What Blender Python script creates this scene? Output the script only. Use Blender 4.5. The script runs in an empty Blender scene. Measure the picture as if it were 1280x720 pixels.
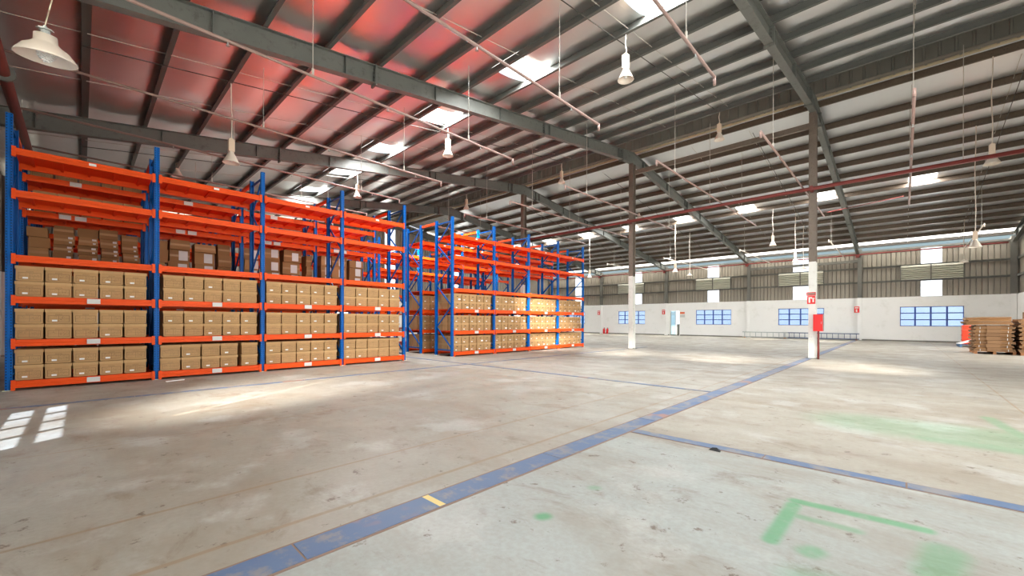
import bpy, bmesh, math, random
from mathutils import Vector, Matrix
random.seed(7)
S = bpy.context.scene
COL = S.collection

# ------------------------------------------------------------------ camera
FPX, CY, CAMH = 513.0, 401.2, 1.25
YAW, ROLL = math.radians(43.64), math.radians(-0.165)
CF = Vector((-math.sin(YAW), math.cos(YAW), 0))
_r = Vector((math.cos(YAW), math.sin(YAW), 0))
_d = CF.cross(_r)
CR = _r * math.cos(ROLL) + _d * math.sin(ROLL)
CD = -_r * math.sin(ROLL) + _d * math.cos(ROLL)
CC = Vector((0, 0, CAMH))
cam_data = bpy.data.cameras.new('camera')
cam = bpy.data.objects.new('camera', cam_data)
COL.objects.link(cam)
cam_data.sensor_width = 36.0
cam_data.lens = FPX / 1280 * 36.0
cam_data.shift_y = (CY - 360) / 1280
cam_data.clip_start, cam_data.clip_end = 0.05, 500
cam.matrix_world = Matrix(((CR.x, -CD.x, -CF.x, CC.x), (CR.y, -CD.y, -CF.y, CC.y),
                           (CR.z, -CD.z, -CF.z, CC.z), (0, 0, 0, 1)))
S.camera = cam
def ray(x, y): return CF + CR * ((x - 640) / FPX) + CD * ((y - CY) / FPX)
def atX(x, y, X): d = ray(x, y); return CC + d * (X / d.x)
def atY(x, y, Y): d = ray(x, y); return CC + d * (Y / d.y)
def atZ(x, y, z=0.0): d = ray(x, y); return CC + d * ((z - CAMH) / d.z)

# ------------------------------------------------------------------ world, sun, exposure
W = bpy.data.worlds.new('sky'); S.world = W
W.use_nodes = True
bg = W.node_tree.nodes['Background']
bg.inputs[0].default_value = (0.80, 0.90, 1.0, 1)
bg.inputs[1].default_value = 1.9
SUN_DIR = Vector((-0.62, 0.95, -1.0)).normalized()
sd = bpy.data.lights.new('sun', 'SUN'); sd.energy = 45.0; sd.angle = math.radians(0.6); sd.color = (1, 0.95, 0.86)
so = bpy.data.objects.new('sun', sd); COL.objects.link(so)
so.rotation_euler = SUN_DIR.to_track_quat('-Z', 'Y').to_euler()
so.location = (8, -10, 20)
def area(name, loc, direction, sx, sy, power, color=(1, 1, 1), spread=180):
    l = bpy.data.lights.new(name, 'AREA'); l.shape = 'RECTANGLE'; l.size = sx; l.size_y = sy
    l.energy = power; l.color = color; l.spread = math.radians(spread)
    o = bpy.data.objects.new(name, l); COL.objects.link(o); o.location = loc
    o.rotation_euler = Vector(direction).to_track_quat('-Z', 'Y').to_euler()
    return o
S.view_settings.view_transform = 'Standard'
S.view_settings.look = 'None'
S.view_settings.gamma = 1.0
S.view_settings.use_curve_mapping = False
S.view_settings.exposure = -0.08
S.cycles.use_denoising = True
S.cycles.max_bounces = 8
S.cycles.diffuse_bounces = 5
S.cycles.glossy_bounces = 4
S.cycles.transparent_max_bounces = 12
S.cycles.sample_clamp_indirect = 6.0

# key dimensions of the hall (metres)
XG, XL = 4.65, -29.0            # right and left gable walls
YN, YR, YF = -1.9, 17.3, 36.6   # near wall, ridge line, far wall
SLOPE = 0.138
FRAMES = [-2.25, -8.95, -15.6, -22.3]
def roof_z(y): return 9.13 - SLOPE * abs(y - YR)
PUR_N = [15.65 - 1.2 * k for k in range(15)]          # 15.65 ... -1.15
PUR_F = [17.95] + [18.45 + 1.2 * k for k in range(1, 15)]          # 18.45 ... 35.25
OPENINGS_GABLE = [(2.0, 12.5, 4.3), (19.5, 31.0, 4.3)]   # y0, y1, height; second one unseen, added to light the far half
DOOR_NEAR = (-1.2, 3.8, 4.2)    # x0, x1, height
# daylight lamps at the openings, the second gable one an added fill
for (y0, y1, h), pw in zip(OPENINGS_GABLE, (380, 640)):
    area('gable_daylight_fill', (XG - 0.02, (y0 + y1) / 2, h / 2), (-1, 0, -0.25), y1 - y0 - 0.3, h - 0.5, pw, (1.0, 0.985, 0.96), 150)
area('near_door_daylight', ((DOOR_NEAR[0] + DOOR_NEAR[1]) / 2, YN + 0.35, DOOR_NEAR[2] / 2), (0, 1, -0.15), DOOR_NEAR[1] - DOOR_NEAR[0] - 0.3, DOOR_NEAR[2] - 0.5, 300, (0.90, 0.96, 1.0), 160)

# ------------------------------------------------------------------ materials
MATS = {}
class NT:
    def __init__(s, name):
        s.m = bpy.data.materials.new(name); s.m.use_nodes = True
        s.t = s.m.node_tree; s.b = s.t.nodes['Principled BSDF']; s.out = s.t.nodes['Material Output']
        MATS[name] = s.m
    def n(s, kind, **kw):
        nd = s.t.nodes.new(kind)
        for k, v in kw.items(): setattr(nd, k, v)
        return nd
    def l(s, a, b): s.t.links.new(a, b)
    def put(s, sock, v):
        if isinstance(v, (int, float)): sock.default_value = v
        elif isinstance(v, tuple): sock.default_value = v if len(v) == 4 or sock.type == 'VECTOR' else (*v, 1)
        else: s.l(v, sock)
    def math(s, op, a, b=0.0, c=None):
        nd = s.n('ShaderNodeMath', operation=op)
        s.put(nd.inputs[0], a); s.put(nd.inputs[1], b)
        if c is not None: s.put(nd.inputs[2], c)
        return nd.outputs[0]
    def mix(s, f, a, b):
        nd = s.n('ShaderNodeMix', data_type='RGBA')
        s.put(nd.inputs[0], f); s.put(nd.inputs[6], a); s.put(nd.inputs[7], b)
        return nd.outputs[2]
    def coords(s, which='Object'):
        return s.n('ShaderNodeTexCoord').outputs[which]
    def pos(s): return s.n('ShaderNodeNewGeometry').outputs['Position']
    def sep(s, v):
        nd = s.n('ShaderNodeSeparateXYZ'); s.l(v, nd.inputs[0]); return nd.outputs
    def noise(s, v, scale=5, detail=4, rough=0.6, dist=0.0, vec_scale=None):
        if vec_scale:
            mp = s.n('ShaderNodeMapping'); s.l(v, mp.inputs[0]); mp.inputs[3].default_value = vec_scale; v = mp.outputs[0]
        nd = s.n('ShaderNodeTexNoise'); s.l(v, nd.inputs[0])
        nd.inputs['Scale'].default_value = scale; nd.inputs['Detail'].default_value = detail
        nd.inputs['Roughness'].default_value = rough; nd.inputs['Distortion'].default_value = dist
        return nd.outputs[0]
    def ramp(s, f, lo, hi, a=0.0, b=1.0):
        nd = s.n('ShaderNodeMapRange'); nd.interpolation_type = 'SMOOTHSTEP'
        s.put(nd.inputs[0], f); nd.inputs[1].default_value = lo; nd.inputs[2].default_value = hi
        nd.inputs[3].default_value = a; nd.inputs[4].default_value = b
        return nd.outputs[0]
    def bump(s, h, strength=0.3, dist=0.02):
        nd = s.n('ShaderNodeBump'); nd.inputs['Strength'].default_value = strength; nd.inputs['Distance'].default_value = dist
        s.l(h, nd.inputs['Height']); s.l(nd.outputs[0], s.b.inputs['Normal'])
    def set(s, color=None, rough=None, metal=None, spec=None):
        if color is not None: s.put(s.b.inputs['Base Color'], color)
        if rough is not None: s.put(s.b.inputs['Roughness'], rough)
        if metal is not None: s.put(s.b.inputs['Metallic'], metal)
        if spec is not None: s.put(s.b.inputs['Specular IOR Level'], spec)
def rgb(r, g, b):
    f = lambda c: ((c / 255 + 0.055) / 1.055) ** 2.4 if c > 10 else c / 255 / 12.92
    return (f(r), f(g), f(b))
def simple(name, col, rough=0.5, metal=0.0, var=0.12, scale=3.0, spec=0.5, dirt=None):
    t = NT(name)
    p = t.pos()
    f = t.noise(p, scale, 4)
    dk = tuple(c * (1 - var) for c in col); lt = tuple(min(1, c * (1 + var)) for c in col)
    c = t.mix(f, dk, lt)
    if dirt:
        c = t.mix(t.ramp(t.noise(p, scale * 2.3, 6, 0.7), 0.52, 0.72), c, dirt)
    t.set(c, rough, metal, spec)
    return t.m

simple('rack_blue', rgb(0, 86, 164), 0.4, var=0.06, spec=0.2)
simple('rack_orange', rgb(228, 78, 14), 0.42, var=0.06, spec=0.22)
simple('deck_orange', rgb(240, 66, 14), 0.45, var=0.08, spec=0.22)
simple('steel_grey', rgb(100, 102, 97), 0.5, var=0.10, dirt=rgb(80, 80, 73))
simple('steel_brown', rgb(116, 105, 94), 0.6, var=0.12, scale=6, dirt=rgb(88, 78, 68))
simple('purlin_dark', rgb(84, 86, 82), 0.45, var=0.1)
simple('purlin_brown', rgb(92, 78, 64), 0.55, var=0.2, scale=9, dirt=rgb(60, 50, 42))
simple('white_paint', rgb(226, 226, 220), 0.6, var=0.03, dirt=rgb(206, 204, 196))
simple('wall_white', rgb(246, 245, 242), 0.75, var=0.025, scale=0.7, dirt=rgb(236, 235, 230))
simple('cladding', rgb(146, 138, 126), 0.5, metal=0.0, var=0.06, scale=2.0)
simple('cladding_dark', rgb(118, 116, 108), 0.5, var=0.1)
simple('girt', rgb(104, 102, 96), 0.5)
simple('louvre', rgb(186, 184, 170), 0.4, var=0.06)
simple('blue_frame', rgb(40, 70, 150), 0.45)
simple('pipe_red', rgb(120, 54, 50), 0.5, spec=0.3)
simple('pipe_pink', rgb(150, 124, 116), 0.45, var=0.15)
simple('pipe_brown', rgb(112, 52, 44), 0.5)
simple('wire', rgb(196, 190, 180), 0.5)
simple('rod_dark', rgb(60, 58, 54), 0.5)
simple('lamp_white', rgb(226, 214, 200), 0.4, var=0.05)
simple('lamp_inner', rgb(224, 216, 190), 0.3, metal=0.3, var=0.05)
simple('lamp_box', rgb(222, 200, 176), 0.45, var=0.1)
simple('bulb', rgb(240, 240, 236), 0.25)
simple('sticker', rgb(240, 240, 238), 0.6, var=0.02)
simple('plate_grey', rgb(208, 208, 204), 0.5, var=0.06, scale=30)
simple('foot_plate', rgb(206, 208, 178), 0.6)
simple('signal_red', rgb(222, 36, 36), 0.4, var=0.05)
simple('sign_white', rgb(240, 236, 230), 0.6, var=0.02)
simple('orange_sign', rgb(226, 104, 52), 0.6)
simple('paper', rgb(206, 202, 200), 0.7, var=0.04, scale=20)
simple('tape', rgb(166, 124, 78), 0.3, var=0.1)
simple('pallet_blue', rgb(66, 104, 142), 0.6)
simple('pallet_wood', rgb(160, 110, 70), 0.8)
simple('crate_red', rgb(222, 62, 30), 0.45)
simple('alu', rgb(176, 182, 180), 0.4, metal=0.5)
simple('alu_blue', rgb(84, 98, 128), 0.45, metal=0.2)
simple('insulation_roll', rgb(196, 178, 146), 0.6, var=0.2, scale=8)
simple('black', rgb(22, 22, 22), 0.7)
simple('ground_out', rgb(190, 188, 180), 0.9, var=0.1, scale=0.4)
simple('eave_dark', rgb(58, 53, 48), 0.7)

def mk_cardboard(name, base, dark):
    t = NT(name)
    info = t.n('ShaderNodeObjectInfo').outputs['Random']
    o = t.coords()
    c = t.mix(info, base, dark)
    c = t.mix(t.math('MULTIPLY', t.noise(o, 14, 4), 0.35), c, tuple(x * 0.75 for x in base))
    t.set(c, 0.8, 0, 0.25)
    return t, c
t, c = mk_cardboard('cardboard_plain', rgb(172, 128, 84), rgb(126, 90, 56))
t, c = mk_cardboard('cardboard_flat', rgb(146, 112, 80), rgb(124, 93, 66))
t, c = mk_cardboard('box_lid', rgb(200, 163, 115), rgb(190, 152, 106))
# archive box body with its printed form, hand slot and pen marks on the front (+X) face
t, c = mk_cardboard('box_body', rgb(190, 152, 106), rgb(178, 140, 96))
o = t.coords(); x_, y_, z_ = t.sep(o)
def band(t, v, a, b): return t.math('MULTIPLY', t.math('GREATER_THAN', v, a), t.math('LESS_THAN', v, b))
def rect(t, a0, a1, b0, b1): return t.math('MULTIPLY', band(t, y_, a0, a1), band(t, z_, b0, b1))
def frame(t, a0, a1, b0, b1, w):
    return t.math('SUBTRACT', rect(t, a0, a1, b0, b1), rect(t, a0 + w, a1 - w, b0 + w, b1 - w))
ink = frame(t, -0.135, 0.135, 0.035, 0.155, 0.005)
for q in ((-0.0018, 0.0018, 0.035, 0.155), (-0.135, 0.135, 0.094, 0.097)): ink = t.math('MAXIMUM', ink, rect(t, *q))
ink = t.math('MAXIMUM', ink, frame(t, -0.042, 0.042, 0.166, 0.182, 0.003))
rnd = t.n('ShaderNodeObjectInfo').outputs['Random']
mp = t.n('ShaderNodeCombineXYZ'); t.l(t.math('MULTIPLY', rnd, 50.0), mp.inputs[0]); t.l(y_, mp.inputs[1]); t.l(t.math('MULTIPLY', z_, 2.2), mp.inputs[2])
scrib = t.ramp(t.noise(mp.outputs[0], 55, 3, 0.6), 0.56, 0.62)
cells = t.math('MAXIMUM', rect(t, -0.12, -0.03, 0.105, 0.14), rect(t, 0.015, 0.115, 0.055, 0.14))
scrib = t.math('MULTIPLY', t.math('MULTIPLY', scrib, cells), 0.65)
ink = t.math('MAXIMUM', t.math('MULTIPLY', ink, 0.8), scrib)
front = t.math('GREATER_THAN', x_, 0.158)
c = t.mix(t.math('MULTIPLY', ink, front), c, rgb(84, 64, 50))
t.set(c)
# perforated blue uprights
t = NT('upright_blue'); o = t.coords(); x_, y_, z_ = t.sep(o)
zz = t.math('ABSOLUTE', t.math('SUBTRACT', t.math('FRACT', t.math('MULTIPLY', z_, 20.0)), 0.5))
hole = t.math('MULTIPLY', t.math('LESS_THAN', zz, 0.2), band(t, t.math('ABSOLUTE', y_), 0.019, 0.036))
hole = t.math('MULTIPLY', hole, t.math('GREATER_THAN', x_, 0.036))
t.set(t.mix(hole, rgb(0, 92, 172), rgb(2, 22, 60)), 0.4, None, 0.2)

# concrete floor with stains, saw-cut joints and sprayed green marks
t = NT('floor_concrete'); p = t.pos(); px_, py_, pz_ = t.sep(p)
big = t.noise(p, 0.16, 3, 0.5)
c = t.mix(t.ramp(big, 0.35, 0.65), rgb(160, 157, 148), rgb(150, 145, 133))
slab = t.math('MULTIPLY', t.math('GREATER_THAN', px_, -2.36), t.math('LESS_THAN', py_, 4.35))
c = t.mix(t.math('MULTIPLY', slab, 0.8), c, rgb(158, 165, 162))
slab2 = t.math('MULTIPLY', t.math('GREATER_THAN', px_, -2.36), t.math('GREATER_THAN', py_, 4.35))
c = t.mix(t.math('MULTIPLY', slab2, 0.45), c, rgb(160, 152, 136))
c = t.mix(t.ramp(t.noise(p, 0.55, 6, 0.62, 0.4, (0.6, 1.7, 1)), 0.44, 0.68, 0, 0.75), c, rgb(138, 127, 111))
c = t.mix(t.ramp(t.noise(p, 2.0, 8, 0.75, 0.5, (0.75, 1.35, 1)), 0.52, 0.70, 0, 0.7), c, rgb(116, 98, 80))
c = t.mix(t.ramp(t.noise(p, 1.1, 6, 0.6), 0.52, 0.66, 0, 0.6), c, rgb(180, 180, 175))
c = t.mix(t.ramp(t.noise(p, 6, 6, 0.72), 0.60, 0.67, 0, 0.85), c, rgb(92, 74, 60))
c = t.mix(t.ramp(t.noise(p, 26, 3, 0.6), 0.3, 0.7, 0, 0.25), c, rgb(130, 120, 106))
jn = t.math('MULTIPLY', t.math('SUBTRACT', t.noise(p, 1.3, 3), 0.5), 0.03)
def joint(coord, v, w, soft=0.01): return t.ramp(t.math('ABSOLUTE', t.math('SUBTRACT', t.math('ADD', coord, jn), v)), w, w + soft, 1, 0)
J = joint(px_, -3.5, 0.010)
for a, w in ((-2.72, 0.014), (-5.75, 0.006), (1.2, 0.008), (-6.9, 0.005)): J = t.math('MAXIMUM', J, joint(px_, a, w))
for a in (11.3, 14.9, 21.0, 26.0): J = t.math('MAXIMUM', J, t.math('MULTIPLY', joint(py_, a, 0.008), 0.7))
J = t.math('MULTIPLY', J, t.ramp(t.noise(p, 1.7, 3), 0.3, 0.5, 0.3, 0.75))
c = t.mix(J, c, rgb(138, 116, 90))
def seg(x0, y0, x1, y1, w, soft):
    dx, dy = x1 - x0, y1 - y0; L2 = dx * dx + dy * dy or 1e-6
    ax = t.math('SUBTRACT', px_, x0); ay = t.math('SUBTRACT', py_, y0)
    h = t.math('DIVIDE', t.math('ADD', t.math('MULTIPLY', ax, dx), t.math('MULTIPLY', ay, dy)), L2)
    h = t.math('MINIMUM', t.math('MAXIMUM', h, 0.0), 1.0)
    ex = t.math('SUBTRACT', ax, t.math('MULTIPLY', h, dx)); ey = t.math('SUBTRACT', ay, t.math('MULTIPLY', h, dy))
    dd = t.math('SQRT', t.math('ADD', t.math('MULTIPLY', ex, ex), t.math('MULTIPLY', ey, ey)))
    return t.ramp(dd, w, w + soft, 1, 0)
gm = None
for q, k in (((-0.54, 3.44, 0.10, 3.50, 0.02, 0.05), 0.8), ((-0.54, 3.36, -0.55, 2.72, 0.02, 0.045), 0.75), ((-0.50, 3.18, -0.2, 3.2, 0.012, 0.05), 0.5),
             ((0.17, 3.25, 0.12, 2.9, 0.04, 0.1), 0.5), ((-0.37, 2.72, -0.35, 2.76, 0.02, 0.07), 0.6), ((-0.3, 2.4, 0.1, 2.5, 0.03, 0.2), 0.4),
             ((-1.67, 2.03, -1.66, 2.05, 0.015, 0.06), 0.85), ((-1.68, 2.65, -1.67, 2.66, 0.01, 0.06), 0.45),
             ((-0.3, 6.7, 0.9, 6.8, 0.25, 0.6), 0.35), ((0.2, 6.3, 0.9, 6.3, 0.05, 0.25), 0.45), ((0.8, 8.2, 0.95, 7.0, 0.03, 0.08), 0.45)):
    v = t.math('MULTIPLY', seg(*q), k); gm = v if gm is None else t.math('MAXIMUM', gm, v)
gm = t.math('MULTIPLY', gm, t.ramp(t.noise(p, 9, 5, 0.65), 0.25, 0.5, 0.55, 1.0))
c = t.mix(gm, c, rgb(74, 146, 98))
c = t.mix(0.10, c, (0.02, 0.02, 0.02))
t.set(c, t.ramp(t.noise(p, 1.6, 5), 0.3, 0.7, 0.38, 0.62), 0, 0.45)
t.bump(t.noise(p, 18, 6, 0.7), 0.12, 0.01)

# blue painted steel cover plates
t = NT('plate_blue'); p = t.pos()
c = t.mix(t.noise(p, 2.0, 4), rgb(58, 88, 130), rgb(88, 106, 128))
c = t.mix(t.ramp(t.noise(p, 3.2, 6, 0.7), 0.47, 0.60, 0, 0.75), c, rgb(128, 122, 116))
c = t.mix(t.ramp(t.noise(p, 1.2, 3), 0.58, 0.64, 0, 0.8), c, rgb(150, 104, 84))
t.set(c, 0.5)
simple('plate_edge', rgb(128, 104, 90), 0.8)
simple('plate_yellow', rgb(210, 186, 120), 0.6)

# reflective foil insulation under the roof sheets
t = NT('foil'); p = t.pos(); fx, fy, fz = t.sep(p)
c = t.mix(t.noise(p, 0.7, 4, 0.6), (0.74, 0.73, 0.71), (0.86, 0.85, 0.83))
t.set(c, t.ramp(t.noise(p, 2.2, 4), 0.3, 0.7, 0.30, 0.42), 1.0)
seam = t.ramp(t.math('ABSOLUTE', t.math('SUBTRACT', t.math('FRACT', t.math('MULTIPLY', fx, 0.83)), 0.5)), 0.0, 0.012, 1, 0)
h = t.math('ADD', t.math('MULTIPLY', t.noise(p, 1.2, 2, 0.4), 0.6), t.math('MULTIPLY', seam, 0.4))
h = t.math('ADD', h, t.math('MULTIPLY', t.noise(p, 70, 2, 0.5), 0.03))
t.bump(h, 0.13, 0.05)
t = NT('foil_pale'); p = t.pos(); fx, fy, fz = t.sep(p)
c = t.mix(t.noise(p, 0.7, 4, 0.6), (0.70, 0.715, 0.73), (0.82, 0.835, 0.85))
t.set(c, 0.34, 0.8)
seam = t.ramp(t.math('ABSOLUTE', t.math('SUBTRACT', t.math('FRACT', t.math('MULTIPLY', fx, 0.83)), 0.5)), 0.0, 0.012, 1, 0)
t.bump(t.math('ADD', t.noise(p, 1.2, 2, 0.4), t.math('MULTIPLY', seam, 0.5)), 0.12, 0.05)
# glass and translucent sheet
def glass(name, tint, diff, mixf):
    t = NT(name)
    tr = t.n('ShaderNodeBsdfTransparent'); tr.inputs[0].default_value = (*tint, 1)
    tl = t.n('ShaderNodeBsdfTranslucent'); tl.inputs[0].default_value = (*diff, 1)
    mx = t.n('ShaderNodeMixShader'); mx.inputs[0].default_value = mixf
    t.l(tr.outputs[0], mx.inputs[1]); t.l(tl.outputs[0], mx.inputs[2]); t.l(mx.outputs[0], t.out.inputs[0])
glass('pane_glass', (0.60, 0.665, 0.77), (0.8, 0.9, 1), 0.15)
glass('clear_sheet', (0.96, 0.97, 1.0), (0.95, 0.97, 1), 0.3)
glass('eave_sheet', (0.9, 0.9, 0.9), (0.95, 0.95, 0.93), 1.0)
glass('blue_sheet', (0.30, 0.33, 0.345), (0.5, 0.6, 0.66), 0.4)
glass('skylight_sheet', (0.6, 0.6, 0.6), (0.98, 0.98, 0.96), 1.0)
glass('door_glass', (0.55, 0.66, 0.70), (0.6, 0.7, 0.75), 0.3)

# ------------------------------------------------------------------ mesh builder
class MB:
    def __init__(s): s.v = []; s.f = []
    def add(s, vs, fs):
        n = len(s.v); s.v += [tuple(q) for q in vs]; s.f += [tuple(i + n for i in q) for q in fs]; return s
    def box(s, x0, x1, y0, y1, z0, z1):
        return s.add([(x0, y0, z0), (x1, y0, z0), (x1, y1, z0), (x0, y1, z0), (x0, y0, z1), (x1, y0, z1), (x1, y1, z1), (x0, y1, z1)],
                     [(0, 3, 2, 1), (4, 5, 6, 7), (0, 1, 5, 4), (1, 2, 6, 5), (2, 3, 7, 6), (3, 0, 4, 7)])
    def hexa(s, pts):   # 8 points: bottom ring, top ring
        return s.add(pts, [(0, 3, 2, 1), (4, 5, 6, 7), (0, 1, 5, 4), (1, 2, 6, 5), (2, 3, 7, 6), (3, 0, 4, 7)])
    def bar(s, a, b, w, h):   # rectangular bar from a to b
        a, b = Vector(a), Vector(b); d = (b - a).normalized()
        u = d.cross(Vector((0, 0, 1)));
        if u.length < 1e-3: u = Vector((1, 0, 0))
        u.normalize(); v = u.cross(d)
        ring = lambda p: [p - u * w / 2 - v * h / 2, p + u * w / 2 - v * h / 2, p + u * w / 2 + v * h / 2, p - u * w / 2 + v * h / 2]
        return s.add(ring(a) + ring(b), [(3, 2, 1, 0), (4, 5, 6, 7), (0, 1, 5, 4), (1, 2, 6, 5), (2, 3, 7, 6), (3, 0, 4, 7)])
    def tube(s, a, b, r, n=8, r2=None):
        a, b = Vector(a), Vector(b); d = (b - a).normalized(); r2 = r if r2 is None else r2
        u = d.orthogonal().normalized(); v = d.cross(u)
        A = [a + (u * math.cos(2 * math.pi * i / n) + v * math.sin(2 * math.pi * i / n)) * r for i in range(n)]
        B = [b + (u * math.cos(2 * math.pi * i / n) + v * math.sin(2 * math.pi * i / n)) * r2 for i in range(n)]
        return s.add(A + B, [(i, (i + 1) % n, n + (i + 1) % n, n + i) for i in range(n)] + [tuple(range(n - 1, -1, -1)), tuple(range(n, 2 * n))])
    def path(s, pts, r, n=6):
        for a, b in zip(pts, pts[1:]): s.tube(a, b, r, n)
        return s
    def lathe(s, prof, n=20, loc=(0, 0, 0)):
        lx, ly, lz = loc; vs = []; fs = []
        for (r, z) in prof:
            vs += [(lx + r * math.cos(2 * math.pi * i / n), ly + r * math.sin(2 * math.pi * i / n), lz + z) for i in range(n)]
        for k in range(len(prof) - 1):
            fs += [(k * n + i, k * n + (i + 1) % n, (k + 1) * n + (i + 1) % n, (k + 1) * n + i) for i in range(n)]
        return s.add(vs, fs)
    def extrude(s, prof, axis, a, b):  # closed profile of 2D points, extruded along axis ('x': (y,z), 'y': (x,z), 'z': (x,y))
        mk = {'x': lambda p, t: (t, p[0], p[1]), 'y': lambda p, t: (p[0], t, p[1]), 'z': lambda p, t: (p[0], p[1], t)}[axis]
        n = len(prof)
        return s.add([mk(p, a) for p in prof] + [mk(p, b) for p in prof],
                     [(i, (i + 1) % n, n + (i + 1) % n, n + i) for i in range(n)] + [tuple(range(n - 1, -1, -1)), tuple(range(n, 2 * n))])
    def mesh(s, name, mat, smooth=False):
        me = bpy.data.meshes.new(name); me.from_pydata(s.v, [], s.f)
        bm = bmesh.new(); bm.from_mesh(me); bmesh.ops.recalc_face_normals(bm, faces=bm.faces); bm.to_mesh(me); bm.free()
        me.materials.append(MATS[mat])
        if smooth:
            for p in me.polygons: p.use_smooth = True
        me.update(); return me
    def build(s, name, mat, parent=None, smooth=False, loc=None):
        return obj(name, s.mesh(name, mat, smooth), parent, loc)
def obj(name, me, parent=None, loc=None):
    o = bpy.data.objects.new(name, me); COL.objects.link(o)
    if parent is not None: o.parent = parent
    if loc is not None: o.location = loc
    return o
def empty(name, loc=(0, 0, 0)):
    o = bpy.data.objects.new(name, None); COL.objects.link(o); o.location = loc; o.empty_display_size = 0.2; return o
def tag(o, label=None, cat=None, group=None, kind=None):
    if label: o['label'] = label
    if cat: o['category'] = cat
    if group: o['group'] = group
    if kind: o['kind'] = kind
    return o
ORD = ['first', 'second', 'third', 'fourth', 'fifth', 'sixth', 'seventh', 'eighth', 'ninth', 'tenth', 'eleventh', 'twelfth']

# ------------------------------------------------------------------ floor
floor = MB().box(XL, XG, YN, YF, -0.3, 0.0).build('floor', 'floor_concrete')
tag(floor, 'worn grey beige concrete floor with stains and green spray marks', kind='structure')
ground = MB().box(-120, 120, -120, 160, -0.6, -0.31).build('trim_1', 'ground_out'); tag(ground, 'pale paved ground outside the hall', kind='structure')
def plate(x0, x1, y0, y1, mat='plate_blue', z=0.006):
    return MB().box(x0, x1, y0, y1, 0.0005, z).build('cover_plate', mat, floor)
MB().box(-2.475, -2.225, 0.0, YF, 0.0002, 0.003).build('plate_bed', 'plate_edge', floor)
ys = [0.0, 0.81, 3.0, 4.95, 7.87, 10.4, 13.0, 15.6, 18.2, 21, 24, 27, 30, 33.2, 36.4]
for a, b in zip(ys, ys[1:]): plate(-2.455, -2.245, a + 0.006, b - 0.006)
MB().box(-2.455, -2.245, 1.66, 1.71, 0.006, 0.0066).build('yellow_mark', 'plate_yellow', floor)
MB().box(-2.225, XG - 0.1, 4.27, 4.43, 0.0002, 0.003).build('plate_bed', 'plate_edge', floor)
xs = [-2.22, -0.93, 0.02, 1.6, 3.2, 4.5]
for a, b in zip(xs, xs[1:]): plate(a + 0.006, b - 0.006, 4.285, 4.415)
xs = [-16.0, -13.5, -11, -9.2, -7.0, -4.8, -2.48]
for a, b in zip(xs, xs[1:]): plate(a + 0.006, b - 0.006, 7.66, 7.76)
ys = [-1.6, 0.6, 3.2, 5.7, 8.3, 10.9, 13.5, 16.1, 19]
for a, b in zip(ys, ys[1:]): plate(-9.13, -9.03, a + 0.006, b - 0.006)
# small litter
chip = MB().add([(-0.05, -0.02, 0), (0.06, -0.03, 0), (0.05, 0.03, 0), (-0.04, 0.04, 0), (-0.02, 0, 0.025), (0.02, 0.005, 0.03)],
                [(0, 1, 5, 4), (1, 2, 5), (2, 3, 4, 5), (3, 0, 4), (3, 2, 1, 0)])
q = atZ(893, 563); chip.build('floor_debris', 'black', None, loc=(q.x, q.y, 0.0)); tag(bpy.data.objects['floor_debris'], 'dark crumb of debris beside the cross joint plate', 'debris')
q = atZ(219, 476); o = MB().box(-0.16, 0.16, -0.02, 0.02, 0, 0.012).build('paper_strip', 'sticker', None, loc=(q.x, q.y, 0)); o.rotation_euler.z = 1.9
tag(o, 'white paper strip lying on floor before the near rack', 'paper')

# ------------------------------------------------------------------ walls
def cladding(parent, axis, fixed, a0, a1, z0, z1, skip=(), side=1, w=0.94, mat='cladding'):
    """ribbed sheets, each one a part; axis 'x' = wall runs along X at Y=fixed; z1 may be a function"""
    prof_n = [(0.0, 0.03)]
    for k in range(4):
        u = 0.235 * k
        prof_n += [(u + 0.19, 0.03), (u + 0.20, -0.03), (u + 0.225, -0.03), (u + 0.235, 0.03)]
    a = a0
    while a < a1 - 0.05:
        b = min(a + w, a1)
        hit = [s_ for s_ in skip if a < s_[1] - 0.02 and b > s_[0] + 0.02]
        if hit:
            if hit[0][0] > a + 0.05: b = hit[0][0]
            else: a = hit[0][1]; continue
        k = (b - a) / 0.94
        pts = [(a + u * k, d) for u, d in prof_n]
        m = MB(); vs = []
        for u, d in pts:
            top = z1(u) if callable(z1) else z1
            for zz in (z0, top):
                vs.append((u, fixed - side * d, zz) if axis == 'x' else (fixed - side * d, u, zz))
        m.add(vs, [(2 * i, 2 * i + 2, 2 * i + 3, 2 * i + 1) for i in range(len(pts) - 1)])
        m.build('cladding_sheet', mat, parent)
        a = b
WINX = [1.24, -5.5, -11.57, -19.0, -25.7]
MASH = 2.88
wall_far = empty('wall_far', (0, 0, 0)); tag(wall_far, kind='structure')
def masonry(parent, axis, fixed, thick, a0, a1, openings, top, mat='wall_white'):
    """solid wall from boxes round the openings (a0,a1,z0,z1)"""
    m = MB()
    def bx(u0, u1, z0, z1):
        if u1 - u0 < 1e-3 or z1 - z0 < 1e-3: return
        m.box(u0, u1, fixed, fixed + thick, z0, z1) if axis == 'x' else m.box(fixed, fixed + thick, u0, u1, z0, z1)
    cur = a0
    for (u0, u1, z0, z1) in sorted(openings):
        bx(cur, u0, 0, top); bx(u0, u1, 0, z0); bx(u0, u1, z1, top); cur = u1
    bx(cur, a1, 0, top)
    return m.build('masonry', mat, parent)
WH = (0.99, 2.24)
DOORX = (-15.26, -14.32)
ops = [(x - 1.4, x + 1.4, *WH) for x in WINX] + [(DOORX[0], DOORX[1], 0, 2.24)]
masonry(wall_far, 'x', YF, 0.2, XL, XG, ops, MASH)
MB().box(XL, XG, YF - 0.015, YF + 0.0, 0.0, 0.09).build('skirting', 'cladding_dark', wall_far)
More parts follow.
